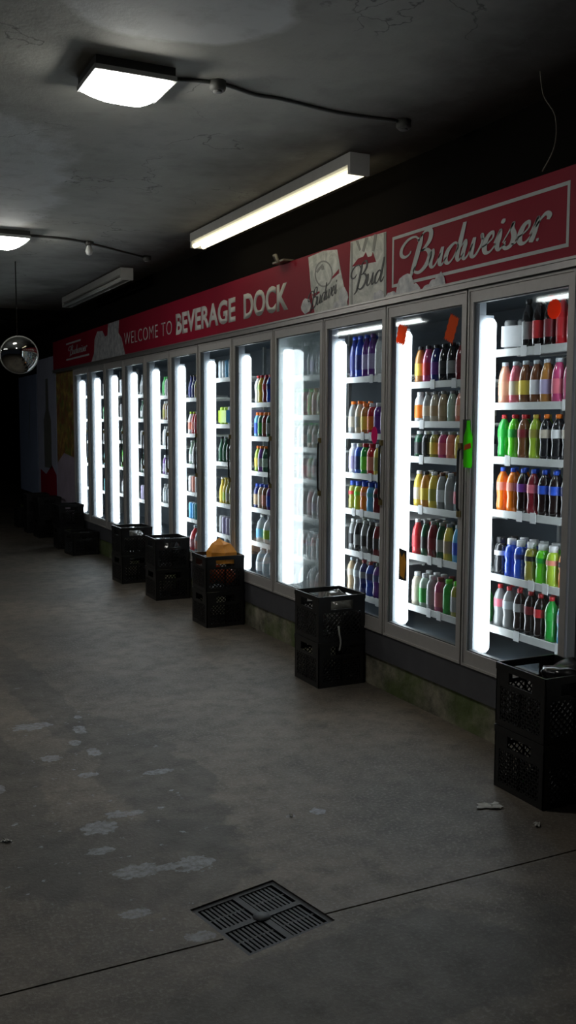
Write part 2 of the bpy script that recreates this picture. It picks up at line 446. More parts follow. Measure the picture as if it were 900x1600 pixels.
for i in range(NB):
    yn, yf = Y0 + i * W, Y0 + (i + 1) * W
    t_ = thing('cooler_bay', BAYL[i], 'drinks cooler', (0, 0, 0), 0, 'glass-door cooler bays in one long row')
    bm = B()
    box(bm, WX + .035, WX + .095, yf - .016, yf + (.02 if i == NB - 1 else 0), ZB, 2.29)
    if i: box(bm, WX + .035, WX + .095, yn, yn + .016, ZB, 2.29)
    if i == 0: box(bm, WX - .002, WX + .095, yn - .050, yn - .002, ZB, 2.245)
    box(bm, WX + .035, WX + .095, yn + .016, yf - .016, 2.215, 2.29)
    box(bm, WX + .035, WX + .095, yn + .016, yf - .016, ZB, .40)
    obj('case_frame', bm, 'caseframe', t_)
    bm = B(); box(bm, WX + .72, WX + .74, yn, yf, ZB, 2.30); box(bm, WX + .095, WX + .72, yn, yf, 2.24, 2.29); box(bm, WX + .095, WX + .72, yn, yf, ZB, .36)
    if i == 0: box(bm, WX + .095, WX + .72, yn - .03, yn - .01, ZB, 2.29)
    if i == NB - 1: box(bm, WX + .095, WX + .72, yf + .01, yf + .02, ZB, 2.29)
    obj('lining', bm, 'case', t_)
    # door leaf
    a, b = yn + .006, yf - .006
    bm = B()
    box(bm, WX - .004, WX + .032, a, a + .046, ZB + .008, ZT); box(bm, WX - .004, WX + .032, b - .036, b, ZB + .008, ZT)
    box(bm, WX - .004, WX + .032, a + .046, b - .036, ZT - .066, ZT); box(bm, WX - .004, WX + .032, a + .046, b - .036, ZB + .008, ZB + .088)
    # raised lip on the outer edge of the leaf
    for d in ((a, a + .010, ZB + .008, ZT), (b - .010, b, ZB + .008, ZT), (a + .010, b - .010, ZT - .012, ZT), (a + .010, b - .010, ZB + .008, ZB + .020)):
        box(bm, WX - .010, WX - .004, *d)
    door = obj('door', bm, 'aludark' if i < 4 else 'aludark', t_)
    bx('glass', (WX + .012, WX + .017, a + .04, b - .03, ZB + .08, ZT - .06), 'fogglass' if i == 3 else 'glass', door)
    bm = B()
    for d in ((a + .046, a + .052, ZB + .088, ZT - .066), (b - .042, b - .036, ZB + .088, ZT - .066), (a + .052, b - .042, ZT - .072, ZT - .066), (a + .052, b - .042, ZB + .088, ZB + .094)):
        box(bm, WX + .004, WX + .030, *d)
    obj('gasket', bm, 'seal', door)
    hy = b - .018 if i == 0 else a + .024
    if i > 0:
        bm = B(); tube(bm, [(WX - .008, hy, 1.12), (WX - .026, hy, 1.15), (WX - .028, hy, 1.30), (WX - .026, hy, 1.44), (WX - .008, hy, 1.47)], .007)
        h = obj('handle', bm, 'gasket', door)
        for z in (1.12, 1.465):
            bm = B(); box(bm, WX - .022, WX - .0045, hy - .012, hy + .012, z - .016, z + .016)
            obj('handle_mount', bm, 'brass', h)
    else:
        bm = B(); box(bm, WX - .03, WX - .0105, hy - .016, hy + .014, 1.40, 1.60)
        obj('handle', bm, 'gasket', door)
    make_lamp(t_, yf)
    if i == 0:
        # lamp of the near end of the row
        bm = B(); prof = [(0, 0), (.6, .004), (1, .02), (1, 1.68), (.6, 1.70), (0, 1.704)]
        lathe(bm, prof, 16, (0, 0, 0), sx=.036, sy=.018)
        obj('lamp_tube', bm, 'cool_lamp', t_, (WX + .106, yn + .03, .40))
    for z in RAILS[i]:
        bm = B()
        ya, yb = yn + .035, yf - .016
        for k in range(15):
            y = ya + .01 + (yb - ya - .02) * k / 14; box(bm, WX + .158, WX + .60, y - .004, y + .004, z - .004, z + .006)
        for x in (WX + .30, WX + .45, WX + .60): box(bm, x - .005, x + .005, ya, yb, z - .012, z - .004)
        sh = obj('shelf', bm, 'white', t_)
        bx('price_rail', (WX + .146, WX + .158, ya, yb, z - .022, z + .014), 'white', sh)
        if i < 4:
            rr = random.Random(i * 31 + int(z * 100))
            for y in sorted(rr.sample([ya + .08 + .1 * q for q in range(6)], 2)):
                bm = B(); flat(bm, [(y - .020, z - .030), (y + .020, z - .030), (y + .020, z + .022), (y - .020, z + .022)], WX + .1435, .002)
                obj('price_label', bm, 'paper', sh)
    bm = B(); box(bm, WX + .60, WX + .625, yf - .03, yf - .01, .36, 2.24); obj('upright', bm, 'white', t_)

# ------------------------------------------------------------------ bottles
PROF = {
 'soda': ([(0, 0), (.024, 0), (.031, .006), (.033, .03), (.0295, .075), (.0335, .11), (.0335, .15), (.027, .178), (.015, .198), (.0125, .206), (0, .206)],
          (.0125, .206, .225), (.0338, .108, .150)),
 'juice': ([(0, 0), (.030, 0), (.034, .006), (.0345, .12), (.033, .145), (.024, .165), (.019, .176), (0, .176)], (.0185, .174, .198), (.0352, .030, .115)),
 'tea': ([(0, 0), (.028, 0), (.033, .006), (.0335, .12), (.030, .150), (.020, .180), (.015, .196), (0, .196)], (.0155, .195, .213), (.0342, .045, .115)),
 'sport': ([(0, 0), (.031, 0), (.035, .008), (.035, .07), (.0315, .085), (.035, .10), (.035, .13), (.030, .155), (.022, .17), (0, .17)], (.0215, .17, .200), (.0357, .105, .130)),
 'glass': ([(0, 0), (.028, 0), (.031, .004), (.031, .12), (.024, .15), (.014, .175), (.0125, .215), (0, .215)], (.0138, .213, .226), (.0317, .03, .10)),
 'tall': ([(0, 0), (.029, 0), (.033, .006), (.033, .16), (.028, .19), (.014, .225), (.013, .24), (0, .24)], (.0145, .238, .258), (.0337, .05, .14)),
 'can': ([(0, 0), (.026, 0), (.0315, .006), (.033, .012), (.033, .145), (.027, .157), (0, .155)], None, None),
}
KN = {'soda': 'soda_bottle', 'juice': 'juice_bottle', 'tea': 'tea_bottle', 'sport': 'sports_drink_bottle', 'glass': 'glass_bottle', 'tall': 'tall_bottle', 'can': 'drink_can', 'jug': 'jug', 'pack': 'drink_pack'}
KH = {'soda': .225, 'juice': .198, 'tea': .213, 'sport': .20, 'glass': .226, 'tall': .258, 'can': .157, 'jug': .25, 'pack': .17}
cache = {}
def mesh_of(key, build):
    if key not in cache:
        bm = B(); build(bm); bmesh.ops.recalc_face_normals(bm, faces=bm.faces)
        me = bpy.data.meshes.new(key[0]); bm.to_mesh(me); bm.free(); cache[key] = me
    return cache[key]
protos = {}
def proto(kind, liq, lab, cap):
    k = (kind, liq, lab, cap)
    if k in protos: return protos[k]
    e = bpy.data.objects.new(KN[kind], None)
    def add(nm, me):
        o = bpy.data.objects.new(nm, me); o.parent = e; return o
    def mm(nm, build, mat):
        bm = B(); build(bm); bmesh.ops.recalc_face_normals(bm, faces=bm.faces)
        me = bpy.data.meshes.new(nm); bm.to_mesh(me); bm.free(); me.materials.append(mat); return me
    parts = []
    if kind in ('jug',):
        parts.append(('body', mm('body', lambda bm: lathe(bm, [(0, 0), (.050, 0), (.058, .01), (.058, .13), (.045, .18), (.018, .215), (.018, .225), (0, .225)], 14), LQ(liq))))
        parts.append(('cap', mm('cap', lambda bm: lathe(bm, [(0, .222), (.021, .222), (.021, .25), (0, .25)], 12), PL(cap))))
        parts.append(('label', mm('label', lambda bm: lathe(bm, [(.0588, .04), (.0588, .12)], 14), PL(lab))))
    elif kind == 'pack':
        def pk(bm):
            for x in (-.034, .034):
                for y in (-.036, .036): lathe(bm, [(0, 0), (.03, 0), (.033, .008), (.033, .145), (.027, .155), (0, .153)], 12, (x, y, 0))
        parts.append(('can', mm('can', pk, PL(cap))))
        def sl(bm):
            box(bm, -.070, .070, -.072, .072, .02, .125)
        parts.append(('sleeve', mm('sleeve', sl, PL(liq))))
    else:
        pr, cp, lb = PROF[kind]
        body_mat = PL(liq) if kind == 'can' else LQ(liq)
        parts.append(('body', mm('body', lambda bm: lathe(bm, pr, 14), body_mat)))
        if cp: parts.append(('cap', mm('cap', lambda bm: lathe(bm, [(0, cp[1] - .002), (cp[0] + .0015, cp[1] - .002), (cp[0] + .0015, cp[2] - .002), (cp[0], cp[2]), (0, cp[2])], 12), PL(cap))))
        if kind == 'can': parts.append(('lid', mm('lid', lambda bm: lathe(bm, [(.0275, .155), (.0275, .159), (.025, .159), (.024, .156), (0, .156)], 14), PL('silver'))))
        if lb and lab: parts.append(('label', mm('label', lambda bm: lathe(bm, [(lb[0], lb[1]), (lb[0], lb[2])], 14), PL(lab))))
    protos[k] = parts
    return parts
def place(kind, liq, lab, cap, x, y, z, sc, label, group, simple_=False):
    parts = proto(kind, liq, lab, cap)
    e = bpy.data.objects.new(KN[kind], None); C.objects.link(e); e.empty_display_size = .02
    e.location = (x, y, z); s = sc; e.scale = (min(1.02, max(s, .9)),) * 2 + (s,)
    e.rotation_euler = (0, 0, random.uniform(0, 6))
    tag(e, label, 'bottle' if kind not in ('can', 'jug', 'pack') else {'can': 'can', 'jug': 'jug', 'pack': 'drink pack'}[kind], group)
    for nm, me in parts:
        o = bpy.data.objects.new(nm, me); C.objects.link(o); o.parent = e
    return e
KW = {'soda': 'soda bottle', 'juice': 'juice bottle', 'tea': 'tea bottle', 'sport': 'sports-drink bottle', 'glass': 'glass bottle', 'tall': 'tall bottle', 'can': 'tall can', 'jug': 'jug', 'pack': 'can pack'}
# rows: list of kind:liquid:label:cap, from the far end (left) to the near end (right)
def R(s):
    out = []
    for w in s.split():
        p = w.split(':'); out.append((p[0], p[1], p[2] if len(p) > 2 and p[2] else p[1], p[3] if len(p) > 3 else 'white'))
    return out
ROWS = [
 [R('pack:white:white:grey tall:black:grey:black tall:cola:red:black tall:cola:maroon:red tall:red:red:black tall:red:red:red'),
  R('tea:peach:peach:clear tea:pink:beige:clear tea:brown:yellow:clear tea:brown:white:clear tea:amber:lavender:clear tea:magenta:pink:clear tea:magenta:magenta:clear tea:amber:white:clear'),
  R('soda:green:green:red soda:lime:green:red soda:brown:maroon:red soda:yelgreen:olive:yellow soda:black:beige:orange soda:black:white:orange soda:black:beige:orange soda:cola:grey:orange'),
  R('soda:orange:salmon:blue soda:orange:salmon:blue soda:cola:purple:blue soda:maroon:pink:blue soda:cola:blue:blue soda:cola:blue:blue soda:cola:navy:blue soda:cola:navy:blue'),
  R('sport:black:white:black sport:blue:blue:white sport:blue:navy:white sport:olive:black:white sport:lime:green:white sport:yelgreen:salmon:white sport:orange:black:white sport:orange:orange:white'),
  R('soda:grey:pink:red soda:grey:clear:red soda:cola:grey:red soda:cola:maroon:red soda:cola:red:red soda:green:green:red soda:sky:lavender:green soda:green:green:green')],
 [R('tea:amber:yellow:black tea:magenta:red:black tea:navy:purple:black tea:black:black:black tea:black:grey:black tea:maroon:maroon:black tea:red:maroon:black tea:black:black:black'),
  R('juice:white:orange:white tea:grey:beige:grey tea:beige:tan:grey tea:tan:tan:grey tea:palegreen:palegreen:grey tea:salmon:peach:grey tea:salmon:salmon:grey tea:tan:beige:grey'),
  R('juice:darkgreen:black:white juice:black:black:white juice:olive:yellow:clear juice:magenta:pink:clear juice:salmon:salmon:clear juice:yellow:yellow:clear juice:olive:black:clear juice:black:grey:clear'),
  R('tea:yellow:beige:white tea:amber:yellow:black tea:yellow:olive:white tea:grey:white:brown tea:grey:grey:white tea:clear:pink:maroon tea:clear:white:white tea:grey:grey:white'),
  R('tea:red:red:white tea:darkgreen:black:grey tea:maroon:maroon:grey tea:darkgreen:grey:grey tea:yellow:tan:grey tea:sky:blue:clear tea:sky:sky:clear tea:grey:grey:white'),
  R('juice:beige:beige:white juice:palegreen:green:white juice:grey:grey:white juice:magenta:pink:maroon juice:green:green:lime juice:olive:grey:lime juice:palegreen:olive:lime juice:green:green:lime')],
 [R('tall:navy:navy:blue tall:blue:navy:blue tall:purple:lavender:blue tall:purple:lavender:purple tall:white:white:white tall:white:white:white tall:white:white:white'),
  R('tea:grey:beige:orange tea:beige:grey:orange juice:amber:yellow:orange juice:red:orange:white juice:purple:purple:white juice:purple:purple:white juice:purple:lavender:white'),
  R('juice:white:lavender:white juice:blue:navy:white juice:green:lime:red juice:red:salmon:red juice:yellow:olive:white juice:sky:lavender:white juice:purple:lavender:white'),
  R('sport:olive:red:blue sport:yelgreen:lime:blue sport:orange:salmon:blue sport:sky:teal:blue sport:maroon:black:blue sport:maroon:salmon:blue sport:cola:black:blue'),
  R('tea:grey:black:white tea:black:grey:white tea:grey:black:white tea:black:black:grey tea:maroon:black:white tea:maroon:grey:white tea:yellow:yellow:white'),
  R('soda:tan:beige:clear soda:grey:clear:grey soda:navy:grey:red soda:blue:navy:red soda:purple:navy:grey soda:navy:navy:blue soda:grey:grey:white')],
 [R('jug:clear:lavender:white jug:clear:grey:white jug:white:grey:white jug:white:grey:white jug:white:white:white'),
  R('juice:green:green:green juice:maroon:grey:green juice:red:pink:green juice:salmon:red:orange juice:yelgreen:olive:red juice:green:green:green juice:olive:olive:green'),
  R('tea:tan:darkgreen:green tea:maroon:salmon:green tea:darkgreen:darkgreen:green tea:black:grey:green tea:olive:white:white tea:tan:tan:white tea:tan:tan:white'),
  R('juice:green:palegreen:white juice:maroon:red:white juice:red:red:white juice:clear:white:white juice:navy:grey:white juice:navy:navy:white'),
  R('tea:maroon:maroon:white tea:grey:maroon:white tea:maroon:grey:white tea:grey:lavender:white tea:maroon:maroon:white tea:grey:grey:white'),
  R('sport:clear:grey:white sport:white:red:white sport:clear:lavender:white sport:maroon:salmon:white sport:white:white:red sport:grey:grey:white')],
 [R('soda:white:white:red soda:yellow:yelgreen:red soda:maroon:red:red soda:blue:navy:red soda:sky:lavender:red soda:sky:blue:red'),
  R('juice:sky:blue:orange juice:darkgreen:green:orange juice:maroon:brown:orange juice:darkgreen:grey:orange juice:brown:grey:orange juice:maroon:grey:orange'),
  R('tea:yelgreen:yellow:orange tea:purple:grey:orange tea:darkgreen:palegreen:orange jug:clear:white:orange tea:palegreen:white:orange'),
  R('juice:navy:tan:blue juice:tan:beige:blue juice:brown:salmon:blue juice:purple:blue:red juice:red:navy:blue juice:maroon:red:blue'),
  R('jug:clear:sky:white jug:white:yelgreen:white jug:clear:teal:white jug:clear:red:white')],
 [R('can:clear:white:white can:white:sky:white can:sky:white:white can:white:white:white can:clear:white:white'),
  R('pack:yelgreen:white:yelgreen pack:sky:white:white pack:sky:lavender:lavender pack:lavender:white:white'),
  R('glass:darkgreen:darkgreen:black glass:darkgreen:darkgreen:grey glass:darkgreen:grey:grey glass:black:darkgreen:grey glass:darkgreen:darkgreen:grey'),
  R('glass:yellow:yellow:white glass:yellow:yelgreen:yellow glass:olive:beige:yellow glass:olive:olive:yellow glass:olive:olive:yellow'),
  R('can:grey:grey:grey can:lavender:lavender:grey can:lavender:lavender:white can:grey:lavender:white can:lavender:grey:grey')],
 [R('glass:navy:navy:black glass:navy:navy:black glass:olive:tan:yellow glass:brown:amber:yellow'),
  R('tea:white:salmon:yelgreen tea:red:salmon:yelgreen tea:red:pink:white tea:red:red:white'),
  R('glass:palegreen:white:white glass:white:white:green glass:clear:white:green glass:clear:white:white'),
  R('can:white:salmon:white can:salmon:red:white can:white:red:white can:lavender:white:white'),
  R('can:sky:sky:white can:sky:sky:white can:teal:sky:white can:sky:white:white')],
]
FARR = [
 [R('juice:green:green:green juice:white:white:green juice:white:white:white'), R('juice:tan:olive:white juice:brown:tan:white juice:white:white:white'), R('juice:white:white:grey juice:grey:grey:white juice:white:white:white'), R('juice:purple:lavender:white juice:lavender:white:white juice:white:white:white'), R('juice:grey:clear:grey juice:clear:clear:white juice:white:white:white')],
 [R('glass:clear:grey:grey glass:grey:grey:white glass:white:white:white'), R('glass:darkgreen:white:grey glass:clear:grey:grey glass:white:white:white'), R('can:grey:grey:grey can:white:white:white can:grey:white:white'), R('glass:darkgreen:grey:white glass:clear:white:white glass:white:white:white'), R('can:lavender:lavender:white can:lavender:grey:white can:white:white:white')],
 [R('can:white:white:white can:white:white:white can:white:white:white'), R('can:grey:grey:white can:white:white:white can:white:white:white'), R('glass:darkgreen:grey:grey glass:grey:grey:grey glass:white:white:white'), R('juice:lime:palegreen:green juice:green:lime:green juice:white:white:white'), R('glass:grey:white:white glass:green:grey:green glass:white:white:white')],
 [R('can:grey:white:white can:white:grey:white can:white:white:white'), R('glass:green:darkgreen:green glass:grey:grey:white glass:white:white:white'), R('can:grey:grey:white can:white:white:white can:white:white:white'), R('glass:teal:darkgreen:grey glass:grey:grey:white glass:white:white:white'), R('can:teal:grey:white can:white:white:white can:white:white:white')],
 [R('glass:maroon:red:grey glass:white:white:white glass:white:white:white'), R('can:grey:tan:white can:grey:white:white can:white:white:white'), R('can:grey:grey:white can:white:white:white can:white:white:white'), R('glass:darkgreen:grey:grey glass:grey:grey:white glass:white:white:white'), R('can:grey:white:white can:white:white:white can:white:white:white')],
]
ALLROWS = ROWS + FARR
SHN = ['top shelf', 'second shelf', 'third shelf', 'fourth shelf', 'fifth shelf', 'sixth shelf']
def cw(c): return COL[c][0]
for i in range(NB):
    yn, yf = Y0 + i * W, Y0 + (i + 1) * W
    rails = RAILS[i]
    for j, z in enumerate(rails):
        row = ALLROWS[i][j]
        gap = ((rails[j - 1] - .03) if j else 2.20) - z
        y = yf - .052
        hs = random.uniform(.97, 1.0)
        for k, (kind, liq, lab, cap) in enumerate(row):
            step = {'jug': .128, 'pack': .165}.get(kind, .0785)
            if y - step / 2 < yn + .035: break
            h = KH[kind]; sc = min(1.0 * hs, (gap - .018) / h)
            if i == 0 and j == 0 and kind == 'tall': sc = .93
            if i == 2 and j == 0: sc = 1.05
            yy = y - (step - .0785) / 2 + random.uniform(-.002, .002)
            xx = WX + .196 + (.03 if kind == 'jug' else .05 if kind == 'pack' else 0) + random.uniform(-.003, .004)
            d1 = '%s %s' % (cw(liq), KW[kind])
            if kind in ('can', 'pack'): d1 = '%s %s' % (cw(liq), KW[kind])
            elif lab != liq: d1 += ' with %s label' % cw(lab)
            else: d1 += ' with %s cap' % cw(cap)
            grp = 'drinks on the shelves of the %s' % BAYN[i]
            place(kind, liq, lab, cap, xx, yy, z + .0065, sc, '%s, %s from left, %s, %s' % (d1, ORD[k], SHN[j], BAYN[i]), grp)
            if i < 3 and kind not in ('jug', 'pack'):
                d2 = '%s %s' % (cw(liq), KW[kind])
                place(kind, liq, lab, cap, xx + .080, yy + random.uniform(-.003, .003), z + .0065, sc, '%s, %s from left in second row, %s, %s' % (d2, ORD[k], SHN[j], BAYN[i]), grp)
            y -= step

LOW = {3: R('jug:white:white:white jug:clear:white:white jug:maroon:salmon:white jug:clear:white:white'),
       4: R('jug:clear:white:white jug:white:clear:white jug:clear:white:white jug:clear:grey:white'),
       5: R('jug:clear:lavender:white jug:clear:white:white jug:grey:white:white'),
       6: R('jug:red:maroon:white jug:clear:salmon:white jug:white:white:white'),
       2: R('tea:clear:white:grey tea:grey:beige:white tea:clear:grey:white tea:navy:grey:white tea:grey:white:white tea:grey:white:white')}
for i, row in LOW.items():
    y = Y0 + (i + 1) * W - .075 - (.03 if row[0][0] == 'jug' else 0)
    for k, (kind, liq, lab, cap) in enumerate(row):
        sc = min(1., (RAILS[i][-1] - .03 - .362) / KH[kind])
        if sc < .55: sc = .55
        if KH[kind] * sc + .362 > RAILS[i][-1] - .014: continue
        place(kind, liq, lab, cap, WX + .21, y, .362, sc, '%s %s, %s from left, on floor of the %s' % (cw(liq), KW[kind], ORD[k], BAYN[i]), 'drinks standing on the floor of the %s' % BAYN[i])
        y -= .128 if kind == 'jug' else .085

# ------------------------------------------------------------------ sign over the coolers
SX = WX - .016
sg = thing('banner_sign', 'long dark red sign with white lettering over the whole row of coolers', 'sign', (0, 0, 0))
SZ0, SZ1 = 2.285, 2.672
SYR, SYL = 3.06, 13.40
bx('panel', (SX, WX + .03, SYR, SYL, SZ0, SZ1), 'red', sg)
bm = B(); box(bm, WX - .030, WX + .03, SYR - .02, SYL, 2.246, SZ0)
box(bm, WX - .036, WX - .030, SYR - .02, SYL, 2.276, SZ0 + .003)
obj('trim_rail', bm, 'alu', sg)
# frame line of the big logo panel
bm = B(); X1 = SX - .0012
yl, yr, zb, zt, w_ = 4.60, 3.19, 2.335, 2.612, .0165
for pts in ([(yl, zt), (yr, zt), (yr, zt - w_), (yl, zt - w_)], [(yl, zb + w_), (yr, zb + w_), (yr, zb), (yl, zb)],
            [(yl, zt - w_), (yl - w_, zt - w_), (yl - w_, zb + w_), (yl, zb + w_)], [(yr + w_, zt - w_), (yr, zt - w_), (yr, zb + w_), (yr + w_, zb + w_)]):
    flat(bm, pts, X1, .001)
obj('border_line', bm, 'script', sg)
# hand lettered script word
def script_word(letters, X, yleft, width, zbase, xh, mat, name, lift=0., wt=1.0):
    G = {
     'B': ([[(.62, 1.75, .10), (.30, 2.05, .12), (-.25, 2.0, .17), (-.62, 1.62, .22), (-.60, 1.22, .22), (-.30, 1.02, .16), (.02, 1.12, .12), (.10, 1.3, .08)],
            [(.78, 2.12, .06), (.72, 1.7, .30), (.62, 1.0, .34), (.50, .30, .32), (.36, -.22, .20), (.1, -.42, .10)],
            [(.50, 1.75, .08), (.95, 2.2, .14), (1.35, 2.12, .26), (1.38, 1.62, .30), (1.02, 1.18, .16), (.80, 1.14, .08)],
            [(.80, 1.14, .08), (1.25, 1.12, .18), (1.55, .78, .30), (1.40, .22, .30), (.98, -.10, .20), (.55, .05, .12), (.62, .3, .08)]], 1.62),
     'u': ([[(-.12, .70, .06), (.10, 1.0, .12), (.14, .75, .26), (.08, .30, .28), (.22, .0, .16), (.45, .12, .10), (.70, .7, .08)],
            [(.76, 1.0, .20), (.72, .5, .28), (.74, .10, .24), (.92, .02, .12), (1.12, .35, .07)]], 1.0),
     'd': ([[(.82, .82, .08), (.55, 1.02, .14), (.18, .72, .26), (.10, .25, .28), (.30, -.02, .16), (.58, .18, .10), (.84, .8, .08)],
            [(.98, 2.0, .22), (.92, 1.2, .28), (.84, .4, .28), (.92, .03, .18), (1.08, .06, .1), (1.24, .35, .07)]], 1.12),
     'w': ([[(-.12, .70, .06), (.10, 1.0, .12), (.14, .75, .26), (.08, .30, .28), (.20, .0, .16), (.42, .15, .10), (.62, .7, .08)],
            [(.66, 1.0, .20), (.62, .5, .28), (.66, .06, .22), (.88, .02, .14), (1.14, .5, .12), (1.16, .95, .14), (1.06, 1.05, .12), (1.12, .82, .08), (1.35, .8, .06)]], 1.28),
     'e': ([[(-.1, .35, .06), (.22, .46, .08), (.50, .72, .10), (.44, 1.0, .16), (.20, .86, .24), (.08, .42, .30), (.20, .04, .22), (.48, .02, .12), (.74, .35, .07)]], .72),
     'i': ([[(-.1, .40, .06), (.14, 1.0, .12), (.16, .7, .26), (.10, .28, .28), (.22, .0, .18), (.40, .08, .1), (.56, .35, .07)],
            [(.24, 1.52, .14), (.21, 1.40, .24), (.17, 1.30, .14)]], .52),
     's': ([[(-.12, .30, .06), (.22, .95, .10), (.30, 1.18, .16), (.30, .90, .22), (.46, .50, .28), (.40, .10, .24), (.14, -.04, .18), (-.04, .12, .16), (.06, .22, .08)], [(.40, .10, .08), (.6, .12, .08), (.74, .35, .06)]], .70),
     'r': ([[(-.12, .35, .06), (.12, .95, .12), (.18, 1.1, .14), (.16, .7, .26), (.06, .10, .28), (.02, -.06, .2)],
            [(.14, .62, .08), (.34, .98, .12), (.56, 1.16, .20), (.74, 1.02, .24), (.70, .84, .16)], [(.34, .06, .10), (.36, -.02, .14), (.34, -.08, .1)]], .85),
    }
    tot = sum(G[c][1] for c in letters); slant = .30
    unit = width / (tot + .3)
    bm = B(); cx = .35
    for c in letters:
        sts, adv = G[c]
        for st_ in sts:
            def f(x, y, cx=cx):
                xx = cx + x + slant * y * .62
                return (yleft - xx * unit, zbase + lift * xx * unit + y * xh)
            ribbon(bm, [(x, y, w * wt) for x, y, w in st_], X, f)
        cx += adv
    return obj(name, bm, mat, sg)
script_word('Budweiser', X1 - .0015, 4.50, 1.17, 2.392, .089, 'script', 'lettering', lift=.006)
# ice and packaging pictures
def wp(pts): return [onwall(x, y, SX) for x, y in pts]
def clampz(P, top=SZ1 - .002, bot=SZ0 + .002): return [(y, min(top, max(bot, z))) for y, z in P]
def blob(cy, cz, ry, rz, seed, n=14):
    rr = random.Random(seed)
    return clampz([(cy + ry * cos(2 * PI * k / n) * rr.uniform(.85, 1.1), cz + rz * sin(2 * PI * k / n) * rr.uniform(.85, 1.1)) for k in range(n)])
# upright can picture
def artcan(yl, yr, name):
    bm = B(); flat(bm, [(yl, SZ0 + .001), (yr, SZ0 + .001), (yr, SZ1 - .002), (yl, SZ1 - .002)], X1, .001)
    o = obj(name, bm, 'can_print', sg); return o
bm = B(); flat(bm, clampz(wp([(545, 492), (604, 478), (604, 362), (548, 378)])), X1, .001); obj('can_picture', bm, 'can_print', sg)
bm = B(); flat(bm, wp([(550, 417), (560, 404), (568, 401), (572, 394), (575, 402), (581, 400), (583, 394), (588, 409)]), X1 - .001, .001)
obj('red_band', bm, 'red', sg)
bm = B()
for p in ([(571, 372), (566, 392), (569, 394), (576, 371)], [(585, 366), (582, 392), (585, 393), (590, 366)], [(556, 376), (562, 392), (564, 390), (560, 376)], [(548, 380), (548, 488), (551, 487), (551, 379)], [(600, 364), (600, 478), (604, 477), (604, 363)]):
    flat(bm, clampz(wp(p)), X1 - .001, .001)
obj('shade_strokes', bm, 'print_dark', sg)
script_word('Bud', X1 - .0025, 5.055, .35, 2.375, .066, 'ink', 'black_lettering', lift=.03, wt=.75)
# tilted bottle picture
bm = B(); flat(bm, clampz(wp([(482, 402), (505, 392), (527, 390), (533, 425), (544, 484), (516, 490), (492, 494), (486, 450)])), X1, .001); obj('bottle_picture', bm, 'can_print', sg)
bm = B()
for k in range(24):
    q = [(506 + rr_ * 14 * cos(PI * kk / 12), 428 + rr_ * 21 * sin(PI * kk / 12)) for rr_, kk in ((1, k), (1, k + 1), (.88, k + 1), (.88, k))]
    flat(bm, wp(q), X1 - .001, .001)
for p in ([(494, 424), (504, 412), (505, 415), (496, 427)], [(502, 416), (506, 415), (507, 421), (503, 422)]):
    flat(bm, clampz(wp(p)), X1 - .001, .001)
obj('shade_strokes', bm, 'print_dark', sg)
bm = B(); flat(bm, clampz(wp([(518, 437), (520, 432), (530, 420), (530, 427)])), X1 - .001, .001); flat(bm, clampz(wp([(488, 460), (499, 455), (500, 457), (490, 465)])), X1 - .001, .001)
obj('red_band', bm, 'red', sg)
script_word('Budwei', X1 - .0025, 5.62, .38, 2.315, .052, 'ink', 'black_lettering', lift=.18, wt=.8)
def iceheap(spec, name):
    bm = B()
    for k, (px, py, rx, rz) in enumerate(spec):
        y, z = onwall(px, py, SX); flat(bm, blob(y, z, rx, rz, k + int(px)), X1 - .0022 - .0002 * k, .0006)
    return obj(name, bm, 'ice', sg)
iceheap([(479, 478, .07, .05), (537, 466, .06, .065), (527, 478, .05, .03)], 'ice_picture')
iceheap([(592, 466, .07, .045), (612, 465, .06, .035), (634, 450, .10, .075), (648, 458, .06, .05), (688, 445, .05, .065), (680, 450, .07, .05), (668, 453, .04, .03)], 'ice_picture')
bm = B(); flat(bm, clampz(wp([(143, 575), (147, 552), (148, 530), (152, 518), (160, 517), (164, 526), (168, 524), (169, 500), (186, 495), (185, 520), (190, 528), (196, 560), (196, 566)])), X1, .001)
obj('ice_picture', bm, 'ice', sg)
# far left small panel
bm = B()
yl, yr, zb, zt, w_ = 12.60, 11.45, 2.375, 2.60, .022
flat(bm, [(yl, zt), (yr + .35, zt), (yr + .35, zt - w_), (yl, zt - w_)], X1, .001); flat(bm, [(yl, zb + w_), (yr - .05, zb + w_), (yr - .05, zb), (yl, zb)], X1, .001)
obj('border_line', bm, 'script', sg)
script_word('Budweiser', X1 - .0015, 12.45, .95, 2.44, .052, 'script', 'lettering')
text_mesh('WELCOME TO', X1, 9.90, 8.36, 2.392, 2.382, .125, 'script', 'welcome_lettering', sg, offset=-.012, spacing=1.12)
text_mesh('BEVERAGE', X1, 8.25, 6.86, 2.362, 2.358, .190, 'letter', 'bold_lettering', sg, offset=.035)
text_mesh('DOCK', X1, 6.70, 5.93, 2.357, 2.352, .190, 'letter', 'bold_lettering', sg, offset=.035)
# small bracket over the sign
bk = thing('light_bracket', 'small tan bracket perched on the top edge of the red sign', 'bracket', (WX - .05, 5.98, 2.674))
bm = B(); box(bm, -.02, .06, -.09, .09, 0, .012); obj('base_plate', bm, 'wire', bk)
bm = B(); tube(bm, [(0, .05, .01), (-.03, .04, .05), (-.05, -.03, .04), (-.05, -.07, -.02)], .012); obj('arm', bm, 'wire', bk)

